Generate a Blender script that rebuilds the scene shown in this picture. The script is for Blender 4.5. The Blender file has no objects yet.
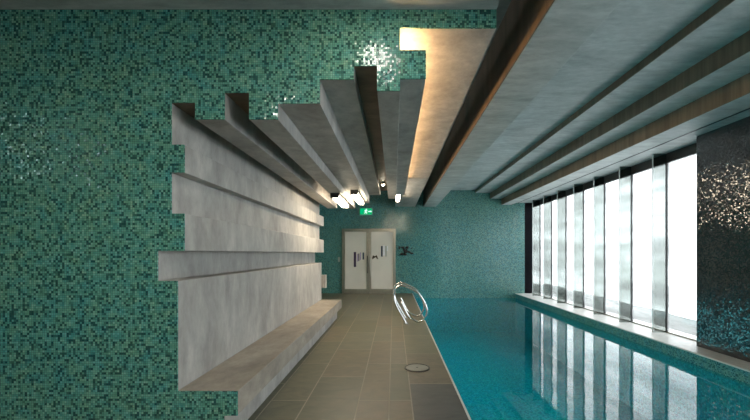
import bpy, bmesh, math, random
from mathutils import Vector
random.seed(7)
sc = bpy.context.scene
COL = sc.collection

# ------------------------------------------------------------------ camera numbers
F, CX, CY, H = 360.0, 394.0, 253.3, 1.34      # focal length in px, principal point, eye height
YN, YE, YB = 2.49, 7.45, 12.04                # mosaic wall plane, end of the lining, back wall
SN = F / YN
def nx(px): return (px - CX) / SN
def nz(py): return H + (CY - py) / SN
SB = F / YB
def bx_(px): return (px - CX) / SB
def bz_(py): return H + (CY - py) / SB

# ------------------------------------------------------------------ node helpers
def new_mat(name):
    m = bpy.data.materials.new(name); m.use_nodes = True
    nt = m.node_tree
    for n in list(nt.nodes): nt.nodes.remove(n)
    out = nt.nodes.new('ShaderNodeOutputMaterial')
    return m, nt, out
def N(nt, t, **kw):
    n = nt.nodes.new(t)
    for k, v in kw.items(): setattr(n, k, v)
    return n
def L(nt, a, b): nt.links.new(a, b)
def val(nt, sock, v): sock.default_value = v
def math_n(nt, op, a, b=None):
    n = N(nt, 'ShaderNodeMath', operation=op)
    for i, x in enumerate((a, b)):
        if x is None: continue
        if isinstance(x, (int, float)): n.inputs[i].default_value = x
        else: L(nt, x, n.inputs[i])
    return n.outputs[0]
def vmath(nt, op, a, b=None):
    n = N(nt, 'ShaderNodeVectorMath', operation=op)
    for i, x in enumerate((a, b)):
        if x is None: continue
        if isinstance(x, (tuple, list)): n.inputs[i].default_value = x
        else: L(nt, x, n.inputs[i])
    return n.outputs[0]
def ramp(nt, fac, stops, interp='LINEAR'):
    r = N(nt, 'ShaderNodeValToRGB'); cr = r.color_ramp; cr.interpolation = interp
    while len(cr.elements) > 1: cr.elements.remove(cr.elements[-1])
    cr.elements[0].position = stops[0][0]; cr.elements[0].color = (*stops[0][1], 1)
    for p, c in stops[1:]:
        e = cr.elements.new(p); e.color = (*c, 1)
    L(nt, fac, r.inputs[0]); return r.outputs[0]
def mix_c(nt, fac, a, b, mode='MIX'):
    n = N(nt, 'ShaderNodeMix', data_type='RGBA', blend_type=mode)
    for s, x in ((n.inputs[0], fac), (n.inputs[6], a), (n.inputs[7], b)):
        if isinstance(x, (int, float)): s.default_value = x
        elif isinstance(x, (tuple, list)): s.default_value = (*x, 1)
        else: L(nt, x, s)
    return n.outputs[2]
def principled(nt, out, base=None, rough=.5, metal=0, normal=None, spec=.5):
    p = N(nt, 'ShaderNodeBsdfPrincipled')
    if base is not None:
        if isinstance(base, (tuple, list)): p.inputs['Base Color'].default_value = (*base, 1)
        else: L(nt, base, p.inputs['Base Color'])
    if isinstance(rough, (int, float)): p.inputs['Roughness'].default_value = rough
    else: L(nt, rough, p.inputs['Roughness'])
    p.inputs['Metallic'].default_value = metal
    p.inputs['Specular IOR Level'].default_value = spec
    if normal is not None: L(nt, normal, p.inputs['Normal'])
    L(nt, p.outputs[0], out.inputs[0]); return p

def mosaic(name, axes, stops, grout, size=.0152, tilt=.075, rough=.16, spec=.5, joint=.05, ior=1.5, patch=None):
    """small square glass tiles: a random glaze and a slight random tilt on every tile"""
    m, nt, out = new_mat(name)
    g = N(nt, 'ShaderNodeNewGeometry')
    sep = N(nt, 'ShaderNodeSeparateXYZ'); L(nt, g.outputs['Position'], sep.inputs[0])
    comb = N(nt, 'ShaderNodeCombineXYZ')
    for i, a in enumerate(axes): L(nt, sep.outputs['XYZ'.index(a)], comb.inputs[i])
    sc_ = vmath(nt, 'SCALE', comb.outputs[0]); nt.nodes[-1].inputs['Scale'].default_value = 1 / size
    fl = vmath(nt, 'FLOOR', sc_)
    wn = N(nt, 'ShaderNodeTexWhiteNoise', noise_dimensions='3D'); L(nt, fl, wn.inputs[0])
    fac = wn.outputs['Value']
    # clouds of lighter and darker mix across the wall
    no = N(nt, 'ShaderNodeTexNoise'); no.inputs['Scale'].default_value = 1.1; no.inputs['Detail'].default_value = 3
    L(nt, comb.outputs[0], no.inputs['Vector'])
    sh = math_n(nt, 'MULTIPLY', math_n(nt, 'SUBTRACT', no.outputs['Fac'], .5), .14)
    fac = math_n(nt, 'ADD', fac, sh)
    col = ramp(nt, fac, stops, 'LINEAR')
    # iridescent tint drifting between bluish and brownish glazes
    n2 = N(nt, 'ShaderNodeTexNoise'); n2.inputs['Scale'].default_value = 11; n2.inputs['Detail'].default_value = 2
    L(nt, fl, n2.inputs['Vector']); n2.inputs['Scale'].default_value = .23
    n3 = N(nt, 'ShaderNodeTexNoise'); n3.inputs['Scale'].default_value = .55; n3.inputs['Detail'].default_value = 2; L(nt, comb.outputs[0], n3.inputs['Vector'])
    tf = math_n(nt, 'ADD', math_n(nt, 'MULTIPLY', n2.outputs['Fac'], .6), math_n(nt, 'MULTIPLY', n3.outputs['Fac'], .4))
    tint = ramp(nt, tf, [(.34, (.62, .92, 1.12)), (.5, (1, 1, 1)), (.66, (1.22, 1.0, .86))])
    col = mix_c(nt, 1.0, col, tint, 'MULTIPLY')
    fr = vmath(nt, 'FRACTION', sc_)
    s2 = N(nt, 'ShaderNodeSeparateXYZ'); L(nt, fr, s2.inputs[0])
    ms = []
    for i in (0, 1):
        d = math_n(nt, 'ABSOLUTE', math_n(nt, 'SUBTRACT', s2.outputs[i], .5))
        ms.append(math_n(nt, 'GREATER_THAN', d, .5 - joint))
    gm = math_n(nt, 'MAXIMUM', ms[0], ms[1])
    col = mix_c(nt, gm, col, grout)
    off = vmath(nt, 'SUBTRACT', wn.outputs['Color'], (.5, .5, .5))
    off = vmath(nt, 'SCALE', off); nt.nodes[-1].inputs['Scale'].default_value = 2 * tilt
    nrm = vmath(nt, 'NORMALIZE', vmath(nt, 'ADD', g.outputs['Normal'], off))
    rg = math_n(nt, 'ADD', math_n(nt, 'MULTIPLY', gm, .5), rough)
    pr = principled(nt, out, col, rg, 0, nrm, spec); pr.inputs['IOR'].default_value = ior
    return m

def concrete(name, c1, c2, c3, rough=.55, stretch=(1, .85, .42), bump=.12):
    m, nt, out = new_mat(name)
    tc = N(nt, 'ShaderNodeNewGeometry')
    mp = N(nt, 'ShaderNodeMapping'); mp.inputs['Scale'].default_value = stretch
    L(nt, tc.outputs['Position'], mp.inputs[0])
    n1 = N(nt, 'ShaderNodeTexNoise'); n1.inputs['Scale'].default_value = 2.2; n1.inputs['Detail'].default_value = 7; n1.inputs['Roughness'].default_value = .62
    n1.inputs['Distortion'].default_value = .6
    L(nt, mp.outputs[0], n1.inputs['Vector'])
    n2 = N(nt, 'ShaderNodeTexNoise'); n2.inputs['Scale'].default_value = 9; n2.inputs['Detail'].default_value = 8; n2.inputs['Roughness'].default_value = .7
    L(nt, mp.outputs[0], n2.inputs['Vector'])
    n3 = N(nt, 'ShaderNodeTexNoise'); n3.inputs['Scale'].default_value = 160; n3.inputs['Detail'].default_value = 2
    L(nt, tc.outputs['Position'], n3.inputs['Vector'])
    c = ramp(nt, n1.outputs['Fac'], [(.3, c1), (.52, c2), (.72, c3)])
    d = ramp(nt, n2.outputs['Fac'], [(.3, (.62, .62, .63)), (.7, (1.16, 1.16, 1.15))])
    c = mix_c(nt, .8, c, d, 'MULTIPLY')
    hgt = math_n(nt, 'ADD', math_n(nt, 'MULTIPLY', n2.outputs['Fac'], .6), math_n(nt, 'MULTIPLY', n3.outputs['Fac'], .25))
    b = N(nt, 'ShaderNodeBump'); b.inputs['Strength'].default_value = bump; b.inputs['Distance'].default_value = .02
    L(nt, hgt, b.inputs['Height'])
    rg = math_n(nt, 'ADD', math_n(nt, 'MULTIPLY', n2.outputs['Fac'], .2), rough - .1)
    principled(nt, out, c, rg, 0, b.outputs[0], .4)
    return m

def fresnel(nt, ior, normal=None):
    fr = N(nt, 'ShaderNodeFresnel'); g = N(nt, 'ShaderNodeNewGeometry')
    d = math_n(nt, 'ADD', math_n(nt, 'MULTIPLY', g.outputs['Backfacing'], 1 / ior - ior), ior)
    L(nt, d, fr.inputs[0])
    if normal is not None: L(nt, normal, fr.inputs['Normal'])
    return fr
def plain(name, c, rough=.5, metal=0, spec=.5, noise=.08, scale=12):
    m, nt, out = new_mat(name)
    tc = N(nt, 'ShaderNodeNewGeometry')
    n1 = N(nt, 'ShaderNodeTexNoise'); n1.inputs['Scale'].default_value = scale; n1.inputs['Detail'].default_value = 4
    L(nt, tc.outputs['Position'], n1.inputs['Vector'])
    lo = tuple(x * (1 - noise) for x in c); hi = tuple(x * (1 + noise) for x in c)
    principled(nt, out, ramp(nt, n1.outputs['Fac'], [(.35, lo), (.65, hi)]), rough, metal, None, spec)
    return m
def emit(name, c, s):
    m, nt, out = new_mat(name)
    e = N(nt, 'ShaderNodeEmission'); e.inputs[0].default_value = (*c, 1); e.inputs[1].default_value = s
    L(nt, e.outputs[0], out.inputs[0]); return m

# ------------------------------------------------------------------ materials
GREEN = [(0, (.022, .085, .078)), (.14, (.034, .120, .105)), (.24, (.062, .185, .150)), (.34, (.095, .295, .235)),
         (.60, (.120, .340, .268)), (.85, (.155, .385, .30)), (1, (.21, .44, .35))]
TEAL = [(0, (.022, .10, .105)), (.14, (.034, .14, .145)), (.24, (.06, .21, .205)), (.34, (.085, .27, .26)),
        (.60, (.105, .305, .29)), (.85, (.13, .345, .325)), (1, (.17, .40, .38))]
BLACKT = [(0, (.004, .005, .008)), (.3, (.008, .010, .016)), (.6, (.014, .016, .024)), (.85, (.022, .025, .034)), (.95, (.02, .035, .04))]
POOLT = [(0, (.010, .20, .24)), (.2, (.014, .26, .30)), (.45, (.02, .32, .36)), (.7, (.028, .36, .40)), (.9, (.05, .42, .45))]
M = {}
M['green_xz'] = mosaic('green_glass_mosaic_wall', 'XZY', GREEN, (.012, .05, .045), rough=.15, tilt=.08)
M['green_yz'] = mosaic('green_glass_mosaic_side', 'YZX', GREEN, (.012, .05, .045))
M['teal_xz'] = mosaic('teal_glass_mosaic', 'XZY', TEAL, (.012, .07, .07), rough=.11, tilt=.065, ior=2.0)
M['teal_yz'] = mosaic('teal_glass_mosaic_side', 'YZX', TEAL, (.012, .07, .07))
M['black_yz'] = mosaic('black_glass_mosaic', 'YZX', BLACKT, (.006, .006, .008), rough=.10, tilt=.085, ior=1.9)
M['black_xz'] = mosaic('black_glass_mosaic_return', 'XZY', BLACKT, (.006, .006, .008), rough=.10, tilt=.10)
M['pool_xy'] = mosaic('turquoise_pool_mosaic_floor', 'XYZ', POOLT, (.01, .14, .16), size=.025)
M['pool_xz'] = mosaic('turquoise_pool_mosaic_end', 'XZY', POOLT, (.01, .14, .16), size=.025)
M['pool_yz'] = mosaic('turquoise_pool_mosaic_side', 'YZX', POOLT, (.01, .14, .16), size=.025)
M['concrete'] = concrete('grey_fair_faced_concrete', (.29, .272, .25), (.42, .40, .372), (.53, .508, .475))
M['bench_top'] = concrete('bench_concrete', (.27, .235, .19), (.37, .325, .27), (.45, .405, .345), stretch=(1, .6, 1))
M['ceil'] = concrete('ceiling_concrete', (.36, .372, .365), (.47, .482, .472), (.57, .578, .565), stretch=(.6, 1.6, 1))
M['beam'] = M['ceil']
M['wood'] = concrete('brown_timber_lining', (.12, .09, .062), (.185, .14, .098), (.25, .19, .135), rough=.5, stretch=(1, 2.4, .12), bump=.05)
M['sill'] = plain('pale_stone_sill', (.62, .60, .57), .4)
M['grout'] = plain('deck_grout', (.36, .32, .25), .8)
M['black'] = plain('black_metal', (.012, .012, .013), .4)
M['matte_black'] = plain('matt_black_tile', (.006, .006, .008), .9, 0, .1)
M['fin_edge'] = plain('polished_fin_edge', (.62, .66, .65), .25, .3)
M['chrome'] = plain('polished_stainless_steel', (.72, .72, .72), .12, 1.0, noise=.02)
M['steel'] = plain('brushed_stainless_steel', (.50, .48, .43), .35, 1.0, noise=.05)
M['leafglass'] = plain('white_back_painted_glass', (.82, .77, .70), .12, noise=.03, scale=2)
M['purple'] = plain('dark_purple_reflection', (.05, .025, .075), .3)  # this and the next four: colours of reflections in the door glass
M['lilac'] = plain('lilac_reflection', (.42, .33, .55), .3)
M['navy'] = plain('navy_reflection', (.03, .05, .09), .3)
M['white_refl'] = plain('white_reflection', (.9, .9, .92), .3)
M['brown'] = plain('brown_reflection', (.07, .05, .025), .4)
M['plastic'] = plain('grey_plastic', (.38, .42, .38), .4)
M['lid'] = plain('grey_skimmer_lid', (.24, .235, .20), .45)
M['ring'] = plain('dark_steel_ring', (.05, .05, .045), .35, .6)
M['lamp'] = emit('lamp_diffuser', (1, .84, .62), 14)
M['spot'] = emit('added_downlight_lens', (1, .96, .86), 52)
M['spotnear'] = emit('added_downlight_lens_near', (1, .94, .84), 10)
M['spotcool'] = emit('added_downlight_lens_side', (.7, 1, 1), 13)
M['led'] = emit('warm_led_strip', (1, .60, .26), 22)
M['tiny'] = emit('small_spot_lens', (1, .9, .7), 30)
M['exit_green'] = emit('exit_sign_green', (.0, .30, .11), .5)
M['exit_white'] = emit('exit_sign_white', (.75, 1, .85), .5)
M['poolfill'] = emit('underwater_fill_lens', (.9, .97, 1), 1.7)
M['grass'] = plain('grass', (.03, .04, .026), .9, noise=.5, scale=9)
M['soil'] = plain('gravel', (.25, .25, .22), .9, noise=.3, scale=20)

# deck tiles: tone per tile through a face attribute
m, nt, out = new_mat('brown_grey_stone_deck_tile')
at = N(nt, 'ShaderNodeAttribute', attribute_name='tile_tone')
g = N(nt, 'ShaderNodeNewGeometry')
mp = N(nt, 'ShaderNodeMapping'); mp.inputs['Scale'].default_value = (1, 2.2, 1); L(nt, g.outputs['Position'], mp.inputs[0])
n1 = N(nt, 'ShaderNodeTexNoise'); n1.inputs['Scale'].default_value = 3.5; n1.inputs['Detail'].default_value = 8; n1.inputs['Roughness'].default_value = .65
n1.inputs['Distortion'].default_value = 1.2
L(nt, mp.outputs[0], n1.inputs['Vector'])
c = ramp(nt, n1.outputs['Fac'], [(.3, (.115, .103, .080)), (.5, (.175, .158, .122)), (.72, (.245, .212, .168))])
c = mix_c(nt, 1.0, c, at.outputs['Color'], 'MULTIPLY')
bm_ = N(nt, 'ShaderNodeBump'); bm_.inputs['Strength'].default_value = .06; L(nt, n1.outputs['Fac'], bm_.inputs['Height'])
principled(nt, out, c, math_n(nt, 'ADD', math_n(nt, 'MULTIPLY', n1.outputs['Fac'], .3), .28), 0, bm_.outputs[0], .4)
M['deck'] = m

# water: clear tinted sheet, Fresnel reflection, faint ripples
m, nt, out = new_mat('pool_water_surface')
g = N(nt, 'ShaderNodeNewGeometry')
n1 = N(nt, 'ShaderNodeTexNoise'); n1.inputs['Scale'].default_value = 2.5; n1.inputs['Detail'].default_value = 3; L(nt, g.outputs['Position'], n1.inputs['Vector'])
b = N(nt, 'ShaderNodeBump'); b.inputs['Strength'].default_value = .035; b.inputs['Distance'].default_value = .05; L(nt, n1.outputs['Fac'], b.inputs['Height'])
fr = fresnel(nt, 1.33, b.outputs[0])
tr = N(nt, 'ShaderNodeBsdfTransparent'); tr.inputs[0].default_value = (.17, .80, .85, 1)
gl = N(nt, 'ShaderNodeBsdfGlossy'); gl.inputs['Roughness'].default_value = .0; L(nt, b.outputs[0], gl.inputs['Normal'])
mx = N(nt, 'ShaderNodeMixShader'); L(nt, fr.outputs[0], mx.inputs[0]); L(nt, tr.outputs[0], mx.inputs[1]); L(nt, gl.outputs[0], mx.inputs[2])
L(nt, mx.outputs[0], out.inputs[0]); M['water'] = m

# lightly frosted window glass
m, nt, out = new_mat('hazy_window_glass')
tr = N(nt, 'ShaderNodeBsdfTransparent')
tl = N(nt, 'ShaderNodeBsdfTranslucent'); tl.inputs[0].default_value = (.9, .92, .92, 1)
gl = N(nt, 'ShaderNodeBsdfGlossy'); gl.inputs['Roughness'].default_value = .05
g = N(nt, 'ShaderNodeNewGeometry')
mp = N(nt, 'ShaderNodeMapping'); mp.inputs['Scale'].default_value = (1, .25, 2.2); L(nt, g.outputs['Position'], mp.inputs[0])
n1 = N(nt, 'ShaderNodeTexNoise'); n1.inputs['Scale'].default_value = 1.6; n1.inputs['Detail'].default_value = 3; L(nt, mp.outputs[0], n1.inputs['Vector'])
L(nt, ramp(nt, n1.outputs['Fac'], [(.32, (.60, .61, .61)), (.62, (.90, .92, .92))]), tr.inputs[0])
fac = math_n(nt, 'ADD', math_n(nt, 'MULTIPLY', n1.outputs['Fac'], .28), .0)
mx = N(nt, 'ShaderNodeMixShader'); L(nt, fac, mx.inputs[0]); L(nt, tr.outputs[0], mx.inputs[1]); L(nt, tl.outputs[0], mx.inputs[2])
fr = fresnel(nt, 1.3)
m2 = N(nt, 'ShaderNodeMixShader'); L(nt, fr.outputs[0], m2.inputs[0]); L(nt, mx.outputs[0], m2.inputs[1]); L(nt, gl.outputs[0], m2.inputs[2])
L(nt, m2.outputs[0], out.inputs[0]); M['pane'] = m
# grey glass of the fins
m, nt, out = new_mat('grey_fin_glass')
g = N(nt, 'ShaderNodeNewGeometry')
mp = N(nt, 'ShaderNodeMapping'); mp.inputs['Scale'].default_value = (1, .3, 1.0); L(nt, g.outputs['Position'], mp.inputs[0])
n1 = N(nt, 'ShaderNodeTexNoise'); n1.inputs['Scale'].default_value = 1.3; n1.inputs['Detail'].default_value = 3; L(nt, mp.outputs[0], n1.inputs['Vector'])
cc = ramp(nt, n1.outputs['Fac'], [(.3, (.40, .42, .405)), (.7, (.56, .58, .57))])
tr = N(nt, 'ShaderNodeBsdfTransparent'); L(nt, cc, tr.inputs[0])
gl = N(nt, 'ShaderNodeBsdfGlossy'); gl.inputs['Roughness'].default_value = .06; gl.inputs[0].default_value = (.8, .85, .85, 1)
fr = fresnel(nt, 1.3)
m2 = N(nt, 'ShaderNodeMixShader'); L(nt, fr.outputs[0], m2.inputs[0]); L(nt, tr.outputs[0], m2.inputs[1]); L(nt, gl.outputs[0], m2.inputs[2])
L(nt, m2.outputs[0], out.inputs[0]); M['fin'] = m

# ------------------------------------------------------------------ mesh helpers
def link(name, bm, mat, parent=None, smooth=False, loc=None):
    me = bpy.data.meshes.new(name)
    bmesh.ops.recalc_face_normals(bm, faces=bm.faces)
    bm.to_mesh(me); bm.free()
    for mm in (mat if isinstance(mat, (list, tuple)) else [mat]): me.materials.append(mm)
    if smooth:
        for p in me.polygons: p.use_smooth = True
    o = bpy.data.objects.new(name, me); COL.objects.link(o)
    if parent is not None:
        o.parent = parent
        me.transform(parent_world(parent).inverted())
    return o
from mathutils import Matrix
def parent_world(p):
    m = Matrix.Translation(p.location)
    return m if p.parent is None else parent_world(p.parent) @ m
def empty(name, loc):
    o = bpy.data.objects.new(name, None); COL.objects.link(o); o.location = loc; o.empty_display_size = .1; return o
def tag(o, label, cat, group=None, kind=None):
    o['label'] = label; o['category'] = cat
    if group: o['group'] = group
    if kind: o['kind'] = kind
    return o
def struct(o, label=None, cat=None):
    o['kind'] = 'structure'
    if label: o['label'] = label
    if cat: o['category'] = cat
    return o
def add_box(bm, x0, x1, y0, y1, z0, z1, bevel=0):
    r = bmesh.ops.create_cube(bm, size=1)
    vs = r['verts']
    for v in vs:
        v.co = Vector((x0 + (v.co.x + .5) * (x1 - x0), y0 + (v.co.y + .5) * (y1 - y0), z0 + (v.co.z + .5) * (z1 - z0)))
    if bevel:
        es = list({e for v in vs for e in v.link_edges})
        bmesh.ops.bevel(bm, geom=es, offset=bevel, segments=2, affect='EDGES', profile=.5)
def box(name, mat, x0, x1, y0, y1, z0, z1, parent=None, bevel=0):
    bm = bmesh.new(); add_box(bm, x0, x1, y0, y1, z0, z1, bevel)
    return link(name, bm, mat, parent)
def prism_xz(bm, pts, y0, y1):
    a = [bm.verts.new((x, y0, z)) for x, z in pts]; b = [bm.verts.new((x, y1, z)) for x, z in pts]
    bm.faces.new(a); bm.faces.new(b[::-1])
    n = len(pts)
    for i in range(n): bm.faces.new((a[i], a[(i + 1) % n], b[(i + 1) % n], b[i]))
def tube(bm, pts, r, seg=12, cap=True):
    pts = [Vector(p) for p in pts]; rings = []
    t0 = (pts[1] - pts[0]).normalized()
    up = Vector((0, 1, 0)) if abs(t0.y) < .9 else Vector((1, 0, 0))
    n = (up - t0 * up.dot(t0)).normalized()
    for i, p in enumerate(pts):
        t = (pts[min(i + 1, len(pts) - 1)] - pts[max(i - 1, 0)]).normalized()
        n = (n - t * n.dot(t)).normalized(); b = t.cross(n)
        rings.append([bm.verts.new(p + (n * math.cos(2 * math.pi * k / seg) + b * math.sin(2 * math.pi * k / seg)) * r) for k in range(seg)])
    for a, c in zip(rings, rings[1:]):
        for k in range(seg): bm.faces.new((a[k], a[(k + 1) % seg], c[(k + 1) % seg], c[k]))
    if cap: bm.faces.new(rings[0]); bm.faces.new(rings[-1][::-1])
def smooth_path(pts, n=8):
    P = [Vector(p) for p in pts]; out_ = []
    for i in range(len(P) - 1):
        p0, p1, p2, p3 = P[max(i - 1, 0)], P[i], P[i + 1], P[min(i + 2, len(P) - 1)]
        for k in range(n):
            t = k / n
            out_.append(.5 * ((2 * p1) + (-p0 + p2) * t + (2 * p0 - 5 * p1 + 4 * p2 - p3) * t * t + (-p0 + 3 * p1 - 3 * p2 + p3) * t ** 3))
    out_.append(P[-1]); return out_
def cyl(bm, c, r, h, seg=32, axis='Z', r2=None):
    r2 = r if r2 is None else r2
    a, b = [], []
    for k in range(seg):
        t = 2 * math.pi * k / seg; u, v = math.cos(t), math.sin(t)
        for lst, rr, d in ((a, r, 0), (b, r2, h)):
            if axis == 'Z': p = (c[0] + rr * u, c[1] + rr * v, c[2] + d)
            elif axis == 'Y': p = (c[0] + rr * u, c[1] + d, c[2] + rr * v)
            else: p = (c[0] + d, c[1] + rr * u, c[2] + rr * v)
            lst.append(bm.verts.new(p))
    bm.faces.new(a); bm.faces.new(b[::-1])
    for k in range(seg): bm.faces.new((a[k], a[(k + 1) % seg], b[(k + 1) % seg], b[k]))

# ------------------------------------------------------------------ key coordinates
XPOOL, XSILL, XBLK, XWIN = .619, 4.06, 4.37, 4.62
ZW = -.16                                   # water level
ZC = 3.45                                   # main ceiling
ZF = H + 1.687                              # foreground ceiling / soffit height
YR = -3.2                                   # wall behind the camera
XL = -7.0

# ---- deck (floor)
cols = [-2.6, -1.66, -1.117, -.793, -.32, -.043, .158, XPOOL]
offs = [0, .4, 3.28, 3.91, 3.28, 3.28, 3.70]
bm = bmesh.new(); lay = bm.loops.layers.color.new('tile_tone')
TL, J = 1.1, .0055
def quad(x0, x1, y0, y1, z, mi, tone):
    f = bm.faces.new([bm.verts.new(p) for p in ((x0, y0, z), (x1, y0, z), (x1, y1, z), (x0, y1, z))])
    f.material_index = mi
    for l in f.loops: l[lay] = (*tone, 1)
tones = [(.96, .98, .92), (1.0, .97, .93), (1.06, .98, .92), (.90, .93, .88), (1.1, 1.03, .97), (.98, 1.0, .96)]
xs_all = [XL, -6, -5, -4, -3.2] + cols
for i in range(len(xs_all) - 1):
    x0, x1 = xs_all[i], xs_all[i + 1]
    o_ = offs[min(i - 5, 6)] if i >= 5 else .3 * i
    y = o_ - math.ceil((o_ - YR) / TL) * TL
    while y < YB:
        a, b_ = max(y + J, YR), min(y + TL - J, YB)
        if b_ - a > .01:
            t = random.choice(tones)
            if abs(x0 - .158) < .001 and a < 3.65 and b_ > 3.0: t = (.80, .82, .88)
            quad(x0 + J, x1 - (J if x1 < XPOOL else 0), a, b_, 0, 0, t)
        y += TL
# grout bed just below and pool-side edge
quad(XL, XPOOL - .004, YR, YB, -.0015, 1, (1, 1, 1))
f_o = link('floor', bm, [M['deck'], M['grout']])
struct(f_o, 'brown grey stone tile deck beside the pool', 'floor')
o = box('trim_1', M['sill'], XPOOL - .016, XPOOL + .004, YR, YB, -.05, .0005); struct(o, 'pale edge strip of the pool deck', 'trim')

# ---- near mosaic wall with the stepped cut-out
prof = [(223.7, None), (223.7, 415.8), (237.3, 415.8), (237.3, 391.5), (177.2, 391.5), (177.2, 281), (157.3, 281), (157.3, 250.8), (184, 250.8), (184, 213.5),
        (170.9, 213.5), (170.9, 172.5), (184, 172.5), (184, 144.6), (170.9, 144.6), (170.9, 102.5), (195, 102.5), (195, 119.2), (224.2, 119.2), (224.2, 92.5),
        (249, 92.5), (249, 119.2), (277.7, 119.2), (277.7, 103.3), (319.8, 103.3), (319.8, 79.2), (353.8, 79.2), (353.8, 65.7), (377, 65.7), (377, 90.6),
        (400, 90.6), (400, 78.5), (426, 78.5), (426, 50), (400, 50), (400, 27.7), (496.5, 27.7)]
pts = [(XL, 0)] + [(nx(a), 0 if b is None else nz(b)) for a, b in prof] + [(nx(496.5), ZF + .02), (XL, ZF + .02)]
bm = bmesh.new(); prism_xz(bm, pts, YN, YN + .012)
bm.normal_update(); bmesh.ops.triangulate(bm, faces=[f for f in bm.faces if len(f.verts) > 4])
struct(link('wall_front', bm, M['green_xz']), 'green mosaic wall with a stepped cut-out', 'wall')

# ---- concrete lining behind the cut-out
Y0 = YN + .012
XB = -2.6
def band(name, x, y_lo, y_hi, label, i):
    o = box(name, M['concrete'], XB, nx(x), Y0, YE, nz(y_lo), nz(y_hi), bevel=.004)
    tag(o, label, 'wall ledge', 'stacked concrete wall bands'); return o
bench = empty('bench', (nx(200), (Y0 + YE) / 2, 0))
tag(bench, 'long low concrete bench with a tall plain back, built along the left wall', 'bench')
box('seat', M['bench_top'], XB, nx(237.3), Y0, YE, nz(415.8), nz(391.5), bench, .005)
box('plinth', M['concrete'], XB, nx(223.7), Y0, YE, 0, nz(415.8), bench)
box('backrest', M['concrete'], XB, nx(177.2), Y0, YE, nz(391.5), nz(281), bench, .004)
box('end_block', M['concrete'], nx(177.2) - .2, nx(177.2) + .085, YE, YE + .12, .62, .89, bench, .006)
band('concrete_ledge', 157.3, 281, 250.8, 'recessed concrete band directly above the tall bench back, its top deep in shadow', 0)
band('concrete_ledge', 184, 250.8, 213.5, 'lower projecting concrete band of the left wall, at eye level above the recess', 1)
band('concrete_ledge', 170.9, 213.5, 172.5, 'set-back concrete band between the two projecting bands of the left wall', 2)
band('concrete_ledge', 184, 172.5, 144.6, 'upper projecting concrete band of the left wall', 3)
band('concrete_ledge', 170.9, 144.6, 102.5, 'topmost set-back concrete band of the left wall, just below the ceiling ribs', 4)
ZT = 3.2
def rib(x0, x1, ylow, label, name='ceiling_rib', group='concrete ribs of the stepped ceiling', cat='ceiling rib', mat='concrete'):
    o = box(name, M[mat], nx(x0), nx(x1), Y0, YE, nz(ylow), ZT, bevel=.003)
    tag(o, label, cat, group); return o
g2 = 'raised concrete panels of the stepped ceiling'
o = box('ceiling_panel', M['wood'], XB, nx(195), Y0, YE, nz(102.5), ZT); tag(o, 'leftmost brown raised ceiling strip in the corner over the wall bands', 'ceiling panel', g2)
rib(195, 224.2, 119.2, 'leftmost low concrete ceiling rib, nearest the stepped wall')
rib(224.2, 249, 92.5, 'narrow brown raised ceiling strip between the two lowest concrete ribs', 'ceiling_panel', g2, 'ceiling panel', 'wood')
rib(249, 277.7, 119.2, 'second low concrete ceiling rib from the left wall, a strip light under its far end')
rib(277.7, 319.8, 103.3, 'wide flat grey ceiling panel right of the second low rib', 'ceiling_panel', g2, 'ceiling panel')
rib(319.8, 353.8, 79.2, 'raised grey ceiling panel left of the narrow dark slot', 'ceiling_panel', g2, 'ceiling panel')
rib(353.8, 377, 65.7, 'narrow dark brown slot in the ceiling, the highest of the narrow strips', 'ceiling_panel', g2, 'ceiling panel', 'wood')
rib(377, 400, 90.6, 'grey concrete ceiling rib right of the dark slot')
o = box('ceiling_rib', M['concrete'], nx(400), nx(426), Y0, YE, nz(78.5), nz(50), bevel=.003)
tag(o, 'grey concrete rib hiding the glowing strip beside the cream ceiling panel', 'ceiling rib', 'concrete ribs of the stepped ceiling')
o = box('ceiling_panel', M['concrete'], nx(400), nx(496.5), Y0, YE, nz(27.7), ZT); tag(o, 'smooth ceiling panel washed with warm orange light', 'ceiling panel', g2)
o = box('ceiling_panel', M['concrete'], nx(400), nx(496.5), YE + .03, YB, nz(27.7), ZT); tag(o, 'far ceiling panel continuing the warm lit one towards the doors', 'ceiling panel', g2)
# led strip lying in the cove
t = empty('led_strip', (nx(413), YN + 2.4, nz(50)))
tag(t, 'warm glowing strip light hidden on top of the rib beside the cream panel', 'strip light')
box('channel', M['steel'], nx(403), nx(411), Y0 + .03, YE - .05, nz(50) + .001, nz(50) + .012, t)
box('diffuser', M['led'], nx(404), nx(410), Y0 + .03, YE - .05, nz(50) + .012, nz(50) + .022, t)

# ---- ceilings and long beams on the right
bm = bmesh.new(); add_box(bm, XL - .2, 5.0, YR - .2, YB + .2, ZC, ZC + .2)
struct(link('ceiling', bm, M['ceil']), 'grey concrete ceiling', 'ceiling')
o = box('ceiling_lower', M['ceil'], XL, nx(496.5), YR, YN, ZF, ZC); struct(o, 'lower concrete ceiling in front of the mosaic wall', 'ceiling')
gb = 'long concrete ceiling beams over the pool'
def beam(x0, x1, z, label, ztop=ZC):
    o = box('ceiling_beam', M['beam'], x0, x1, YR, YB, z, ZC, bevel=.004); tag(o, label, 'ceiling beam', gb)
    b = box('side_board', M['wood'], x0 - .008, x0, YR, YB, z + .001, ztop - .001, o); b['label'] = 'brown timber board on the side of the beam'; return o
beam(.987, 1.40, H + 1.55, 'deep grey ceiling beam over the pool edge with an orange lit left side')
beam(2.72, 3.22, H + 2.017, 'shallow ceiling beam over the middle of the pool, first step down from the flat ceiling')
beam(3.22, 3.60, H + 1.826, 'middle stepped ceiling beam, second of the three towards the windows', H + 2.017)
beam(3.60, 3.93, H + 1.62, 'lowest stepped ceiling beam beside the window soffit', H + 1.826)
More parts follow.
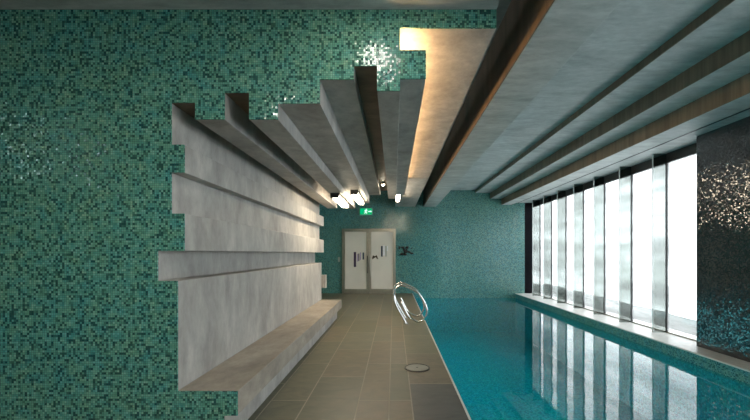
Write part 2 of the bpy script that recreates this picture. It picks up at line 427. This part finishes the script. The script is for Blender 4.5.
o = box('trim_2', M['beam'], 3.93, 4.9, YR, YB, ZF, ZC); struct(o, 'flat soffit above the windows', 'soffit')
o = box('trim_3', M['black'], 4.125, 4.15, YR, YB, ZF - .006, ZF); struct(o, 'dark track in the window soffit', 'track')

# ---- walls
o = box('pool_wall_far', M['pool_xz'], XPOOL, 4.9, YB, YB + .2, -1.3, ZW); struct(o, 'turquoise mosaic end wall of the pool under water', 'pool wall')
o = box('wall_back', M['teal_xz'], -2.8, XBLK, YB, YB + .2, ZW, ZC); struct(o, 'teal mosaic wall at the far end of the pool', 'wall')
o = box('trim_4', M['matte_black'], XBLK, 4.64, YB, YB + .2, 0, ZF); struct(o, 'dark mosaic strip at the far end of the windows', 'trim')
o = box('wall_side', M['green_yz'], XB - .2, XB, YE, YB, 0, ZC); struct(o, 'green mosaic side wall beyond the bench', 'wall')
o = box('wall_right', M['black_yz'], XBLK, 4.9, 2.6, 5.2, 0, ZF); struct(o, 'black glittering mosaic wall right of the windows', 'wall')
o = box('wall_left', M['green_yz'], XL - .2, XL, YR, YN, 0, ZF); struct(o, 'green mosaic wall at the left', 'wall')
o = box('wall_rear', M['green_xz'], XL - .2, 5.0, YR - .2, YR, -1.5, ZC); struct(o, 'green mosaic wall behind the viewer', 'wall')
# pool basin
o = box('pool_wall_under_water', M['pool_yz'], XSILL + .005, 4.9, YR, YB, -1.3, ZW - .03); struct(o, 'turquoise mosaic pool wall under water', 'pool wall')
o = box('pool_wall_deck_side', M['pool_yz'], XPOOL - .2, XPOOL, YR, YB, -1.3, -.05); struct(o, 'turquoise mosaic pool wall under the deck', 'pool wall')
o = box('pool_wall_window_side', M['teal_yz'], XSILL + .005, 4.9, YR, YB, ZW - .03, -.02); struct(o, 'teal mosaic pool wall below the window sill', 'pool wall')
o = box('pool_floor', M['pool_xy'], XPOOL - .2, 4.9, YR, YB, -1.4, -1.3); struct(o, 'turquoise mosaic pool floor', 'pool floor')
bm = bmesh.new()
vs = [bm.verts.new(p) for p in ((XPOOL, YR, ZW), (XSILL + .005, YR, ZW), (XSILL + .005, YB, ZW), (XPOOL, YB, ZW))]; bm.faces.new(vs)
o = link('pool_water', bm, M['water']); tag(o, 'clear turquoise water filling the pool', 'water', kind='stuff')
o = box('trim_5', M['sill'], XSILL, 4.9, YR, YB, -.02, 0, bevel=.003); struct(o, 'pale stone window sill along the pool', 'window sill')

# ---- windows: panes, dark joints, grey glass fins
yj = [YB, 11.39, 10.56, 9.67, 8.78, 7.90, 7.00, 6.10, 5.20]
for i in range(len(yj) - 1):
    y1, y0 = yj[i], yj[i + 1]
    w = box('window_%d' % (i + 1), M['pane'], XWIN, XWIN + .012, y0 + .008, y1 - .008, .02, ZF - .16)
    struct(w, 'unseen window pane added to bring in daylight', 'window')
    if i: box('joint', M['black'], XWIN - .012, XWIN + .03, y1 - .013, y1 + .013, .02, ZF - .16, w)
    box('bottom_rail', M['steel'], XWIN - .02, XWIN + .03, y0, y1, .0, .02, w)
ys = [2.6, 1.7, .8, -.1, -1.0, -1.9, -2.8, YR]      # unseen windows added behind the viewer's right, to brighten the foreground
for i in range(len(ys) - 1):
    w = box('window_%d' % (i + len(yj)), M['pane'], XWIN, XWIN + .012, ys[i + 1] + .008, ys[i] - .008, .02, ZF - .16)
    struct(w, 'unseen window pane added to bring in daylight', 'window')
o = box('trim_7', M['black'], XWIN - .01, XWIN + .06, YR, 2.6, ZF - .16, ZF); struct(o, 'black header above the added window panes', 'window header')
o = box('trim_6', M['black'], XWIN - .01, XWIN + .06, 5.2, YB, ZF - .16, ZF); struct(o, 'black header above the window panes', 'window header')
ordn = ['farthest', 'second farthest', 'third farthest', 'middle', 'third from the black wall', 'second from the black wall', 'nearest to the black wall']
for i, y in enumerate(yj[1:-1]):
    lab = 'tall grey glass fin standing against the windows, %s' % ordn[i]
    o = box('glass_fin', M['fin'], 4.39, XWIN - .012, y - .008, y + .008, .001, ZF - .001, bevel=.002)
    tag(o, lab, 'glass fin', 'glass fins between the window panes')
    box('front_edge', M['fin_edge'], 4.378, 4.389, y - .009, y + .009, .001, ZF - .001, o, .002)

# ---- outdoors
bm = bmesh.new()
vs = [bm.verts.new(p) for p in ((4.9, -5, -.05), (5.1, -5, -.05), (6.9, 16, -.05), (4.9, 16, -.05))]
f = bm.faces.new(vs)
bmesh.ops.subdivide_edges(bm, edges=bm.edges, cuts=40, use_grid_fill=True)
for v in bm.verts: v.co.z += random.uniform(0, .05)
o = link('grass_strip', bm, M['grass']); tag(o, 'strip of grey green grass outside the windows', 'grass', kind='stuff')

# ---- double door in the back wall
D = YB
door = empty('door_1', (bx_(369), D, 0)); struct(door, 'white glazed double door with steel frames in the far wall', 'door')
xl, xr, zt = bx_(342.2), bx_(395.6), bz_(228.8)
bm = bmesh.new()
add_box(bm, xl, xl + .07, D - .06, D - .001, 0, zt); add_box(bm, xr - .07, xr, D - .06, D - .001, 0, zt); add_box(bm, xl + .07, xr - .07, D - .06, D - .001, zt - .06, zt)
link('door_frame', bm, M['steel'], door)
xm = bx_(368.9)
for s, (a, b_) in (('l', (xl + .075, xm - .004)), ('r', (xm + .004, xr - .075))):
    g0 = bx_(345.2) if s == 'l' else bx_(371.4); g1 = bx_(366.4) if s == 'l' else bx_(393.4)
    zb, zz = bz_(288.8), bz_(232)
    bm = bmesh.new()
    add_box(bm, a, g0, D - .05, D - .002, .012, zt - .065); add_box(bm, g1, b_, D - .05, D - .002, .012, zt - .065)
    add_box(bm, g0, g1, D - .05, D - .002, .012, zb); add_box(bm, g0, g1, D - .05, D - .002, zz, zt - .065)
    leaf = link('door_leaf', bm, M['steel'], door)
    box('glass_panel', M['leafglass'], g0, g1, D - .035, D - .01, zb, zz, leaf)
    bm = bmesh.new(); hx = (xm - .045) if s == 'l' else (xm + .045)
    tube(bm, [(hx, D - .05, bz_(256)), (hx, D - .10, bz_(256)), (hx, D - .10, bz_(273)), (hx, D - .05, bz_(273))], .013, 8)
    link('pull_handle', bm, M['black'] if s == 'l' else M['steel'], leaf)
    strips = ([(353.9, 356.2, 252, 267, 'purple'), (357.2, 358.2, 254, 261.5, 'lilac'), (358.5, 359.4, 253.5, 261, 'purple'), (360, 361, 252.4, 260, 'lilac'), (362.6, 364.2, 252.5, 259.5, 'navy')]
              if s == 'l' else [(381, 382.7, 246, 256.6, 'navy'), (383, 385, 245.5, 255.5, 'white_refl'), (385.4, 386.6, 246, 256.5, 'plastic'), (386.8, 388, 246, 251, 'white_refl')])
    for (p0, p1, q0, q1, mm) in strips:  # reflections in the door glass, laid on as thin coloured strips
        box('reflection_strip', M[mm], bx_(p0), bx_(p1), D - .037, D - .0345, bz_(q1), bz_(q0), leaf)
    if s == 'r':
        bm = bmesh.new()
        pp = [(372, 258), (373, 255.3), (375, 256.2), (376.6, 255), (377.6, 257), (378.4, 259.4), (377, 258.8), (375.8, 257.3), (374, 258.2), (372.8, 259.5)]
        prism_xz(bm, [(bx_(a_), bz_(c_)) for a_, c_ in pp], D - .038, D - .0345); link('reflection_patch', bm, M['brown'], leaf)  # brown reflection in the glass, laid on as a flat shape
box('threshold', M['steel'], xl + .07, xr - .07, D - .06, D - .001, 0, .010, door)
# wall plate, exit sign, black ornament
t = empty('switch_plate', (bx_(339), D, bz_(259.5))); tag(t, 'small grey switch plate on the mosaic left of the doors', 'switch')
box('plate', M['plastic'], bx_(338), bx_(340), D - .012, D - .0005, bz_(262), bz_(257), t, .003)
box('button', M['steel'], bx_(338.6), bx_(339.4), D - .018, D - .012, bz_(260.5), bz_(258.5), t, .001)
x0, x1, z0, z1 = bx_(360.2), bx_(372.2), bz_(214.8), bz_(208.6)
t = empty('exit_sign', ((x0 + x1) / 2, D, z0)); tag(t, 'green illuminated running-man exit sign on the wall above the doors', 'exit sign')
box('housing', M['plastic'], x0 - .01, x1 + .01, D - .07, D - .0005, z0 - .01, z1 + .01, t, .004)
box('sign_face', M['exit_green'], x0, x1, D - .074, D - .069, z0, z1, t)
bm = bmesh.new(); cx, cz, k = (x0 + x1) / 2 - .0, (z0 + z1) / 2, (z1 - z0)
def stroke(pts, w):
    for (a, b2) in zip(pts, pts[1:]):
        tube(bm, [(cx + a[0] * k, D - .0755, cz + a[1] * k), (cx + b2[0] * k, D - .0755, cz + b2[1] * k)], w * k, 6)
cyl(bm, (cx + .06 * k, D - .080, cz + .34 * k), .085 * k, .005, 16, 'Y')
stroke([(.0, .2), (-.04, -.05)], .085); stroke([(.0, .2), (.16, .1), (.25, .17)], .04); stroke([(-.02, .2), (-.2, .17), (-.24, .02)], .04)
stroke([(-.04, -.05), (.12, -.16), (.1, -.38)], .05); stroke([(-.05, -.05), (-.12, -.25), (-.3, -.3)], .05)
link('running_man', bm, M['exit_white'], t)
bm = bmesh.new(); add_box(bm, x1 - .13, x1 - .05, D - .078, D - .073, cz - .012, cz + .012)
prism_xz(bm, [(x1 - .05, cz + .035), (x1 - .012, cz), (x1 - .05, cz - .035)], D - .078, D - .073)
link('arrow', bm, M['exit_white'], t)

t = empty('wall_ornament', (bx_(406), D, bz_(251))); tag(t, 'black branching metal ornament on the mosaic right of the doors', 'wall ornament')
def orn(px, py): return (bx_(px), D - .04, bz_(py))
bm = bmesh.new()
tube(bm, smooth_path([orn(400.5, 247), orn(403.5, 248.5), orn(405.5, 251.5), orn(408.5, 251.8), orn(412.5, 253.5)], 4), .018, 8)
tube(bm, smooth_path([orn(401, 254.2), orn(404, 254), orn(405.5, 251.5), orn(408, 247)], 4), .016, 8)
tube(bm, [(bx_(405.5), D - .04, bz_(251.5)), (bx_(405.5), D - .0005, bz_(251.5))], .02, 8)
link('branch', bm, M['black'], t)
def leaf_mesh(px, py, lx, lz, ang):
    bm = bmesh.new(); bmesh.ops.create_icosphere(bm, subdivisions=2, radius=1)
    c, s_ = math.cos(ang), math.sin(ang)
    for v in bm.verts:
        x, y, z = v.co.x * lx, v.co.y * .02, v.co.z * lz
        v.co = Vector((bx_(px) + x * c - z * s_, D - .05 + y, bz_(py) + x * s_ + z * c))
    link('leaf', bm, M['black'], t, True)
for a in ((399.3, 247.8, .025, .06, .1), (402.8, 247.4, .06, .03, .2), (407, 247.3, .06, .03, .3), (404.4, 250, .07, .04, -.8), (405.6, 251.6, .07, .06, 0), (401.6, 254, .06, .035, .1), (405.2, 254.6, .06, .035, 0), (409.2, 252, .06, .035, -.4), (411.8, 253.3, .06, .032, .1), (411.5, 248.3, .03, .02, .2)):
    leaf_mesh(*a)

# ---- lamps
def batten(x0, x1, ztop, y0, y1, label):
    t = empty('ceiling_light', ((x0 + x1) / 2, (y0 + y1) / 2, ztop)); tag(t, label, 'ceiling light', 'bright strip lights under the ceiling ribs')
    box('housing', M['black'], x0 - .012, x1 + .012, y0, y1, ztop - .03, ztop, t, .003)
    box('diffuser', M['lamp'], x0, x1, y0 + .03, y1 - .03, ztop - .075, ztop - .03, t, .01)
    box('end_cap', M['black'], x0 - .012, x1 + .012, y0 - .03, y0, ztop - .08, ztop, t, .003)
    box('end_cap', M['black'], x0 - .012, x1 + .012, y1, y1 + .03, ztop - .08, ztop, t, .003)
batten(-.965, -.855, nz(119.2), 5.55, 6.75, 'left one of two bright strip lights under the low ribs')
batten(-.70, -.60, nz(103.3), 5.9, 7.15, 'right one of two bright strip lights, nearer the exit sign')
def small_spot(x, y, z, r, label, mat='tiny'):
    t = empty('spot_light', (x, y, z)); tag(t, label, 'spot light', 'small spot lights at the rib ends')
    bm = bmesh.new(); cyl(bm, (x, y, z - .05), r * 1.25, .05, 20); link('housing', bm, M['steel'], t)
    bm = bmesh.new(); cyl(bm, (x, y, z - .064), r * .8, .014, 20, r2=r); link('lens', bm, M[mat], t)
batten(.06, .15, nz(27.7) - .07, YE + .25, 9.9, 'strip light tucked behind the far end of the rib under the warm ceiling panel')
small_spot(-1.09, YE - .2, nz(119.2) - .0 if False else nz(92.5), .03, 'small spot light at the far end left of the strip lights')
small_spot(nx(365), YE - .9, nz(65.7), .03, 'small spot light inside the narrow dark slot')
def added_downlight(x, y, mat, label, r=.14):  # unseen lamps added to brighten the mosaic wall and give its glitter
    t = empty('added_downlight', (x, y, ZF)); tag(t, label, 'added_downlight', 'round unseen downlights added in the front ceiling')
    bm = bmesh.new(); cyl(bm, (x, y, ZF - .035), r * 1.25, .035, 24); link('trim_ring', bm, M['steel'], t)
    bm = bmesh.new(); cyl(bm, (x, y, ZF - .045), r * .95, .01, 24); link('lens', bm, M[mat], t)
added_downlight(-.14, 1.92, 'spotnear', 'unseen round lamp added in the ceiling in front of the ribs')
added_downlight(-1.2, -.2, 'spot', 'unseen round fill lamp added in the front ceiling to the left of the viewer', .2)
added_downlight(-5.5, -.6, 'spotcool', 'unseen round lamp added far left in the front ceiling')
# hidden fill light added under water along the deck-side pool wall
t = empty('pool_fill_light', (XPOOL, (YR + YB) / 2, -.62)); tag(t, 'long hidden fill light added under water below the deck edge', 'fill light')
box('channel', M['steel'], XPOOL + .0005, XPOOL + .02, YR + .1, YB - .1, -.76, -.48, t)
box('lens', M['poolfill'], XPOOL + .02, XPOOL + .03, YR + .15, YB - .15, -.74, -.50, t)

# ---- hand rails
RAIL = [(.235, 0), (.14, .17), (.047, .34), (.0, .49), (.006, .626), (.06, .70), (.17, .73), (.335, .665), (.455, .59), (.56, .44), (.622, .285),
        (.612, .17), (.55, .077), (.455, .045), (.34, .095), (.262, .17), (.20, .285), (.135, .42)]
for y, lab in ((6.82, 'nearer one of the two looped chrome hand rails at the pool edge'), (7.44, 'farther one of the two looped chrome hand rails at the pool edge')):
    t = empty('hand_rail', (.235, y, 0)); tag(t, lab, 'hand rail', 'chrome hand rails at the pool edge')
    bm = bmesh.new(); tube(bm, smooth_path([(x, y, z) for x, z in RAIL], 6), .019, 12); link('rail', bm, M['chrome'], t, True)
    bm = bmesh.new(); cyl(bm, (.235, y, 0), .045, .012, 24); link('foot_plate', bm, M['chrome'], t)

# ---- skimmer lid in the deck
lx, ly, lr = (417.2 - CX) * 1.34 / 114.8, F * 1.34 / 114.8, .148
t = empty('skimmer_lid', (lx, ly, 0)); tag(t, 'round grey skimmer lid with a steel rim set in the deck tiles', 'lid')
bm = bmesh.new(); seg = 48
R_ = [(lr, .0), (lr, .009), (lr - .016, .011), (lr - .016, .0)]
rings = [[bm.verts.new((lx + r * math.cos(2 * math.pi * k / seg), ly + r * math.sin(2 * math.pi * k / seg), z)) for k in range(seg)] for r, z in R_]
for a, c in zip(rings, rings[1:]):
    for k in range(seg): bm.faces.new((a[k], a[(k + 1) % seg], c[(k + 1) % seg], c[k]))
link('rim', bm, M['ring'], t)
bm = bmesh.new(); cyl(bm, (lx, ly, 0), lr - .018, .008, 48); link('cover', bm, M['lid'], t)
bm = bmesh.new(); cyl(bm, (lx, ly, .008), .010, .002, 16); link('screw', bm, M['ring'], t)

# ------------------------------------------------------------------ sky, camera, view
w = bpy.data.worlds.new('overcast_sky'); sc.world = w; w.use_nodes = True
bg = w.node_tree.nodes['Background']; bg.inputs[0].default_value = (.93, .97, 1, 1); bg.inputs[1].default_value = 2.0
cam = bpy.data.cameras.new('camera'); co = bpy.data.objects.new('camera', cam); COL.objects.link(co)
co.location = (0, 0, H); co.rotation_euler = (math.pi / 2, 0, 0)
cam.sensor_fit = 'HORIZONTAL'; cam.sensor_width = 36; cam.lens = F / 750 * 36
cam.shift_x = -(CX - 375) / 750; cam.shift_y = (CY - 210) / 750; cam.clip_start = .05
sc.camera = co
sc.view_settings.view_transform = 'Standard'; sc.view_settings.look = 'None'
sc.view_settings.exposure = 1.65; sc.view_settings.gamma = 1; sc.view_settings.use_curve_mapping = False
sc.cycles.use_denoising = True
sc.cycles.max_bounces = 12; sc.cycles.diffuse_bounces = 6; sc.cycles.transparent_max_bounces = 24
sc.cycles.sample_clamp_indirect = 8
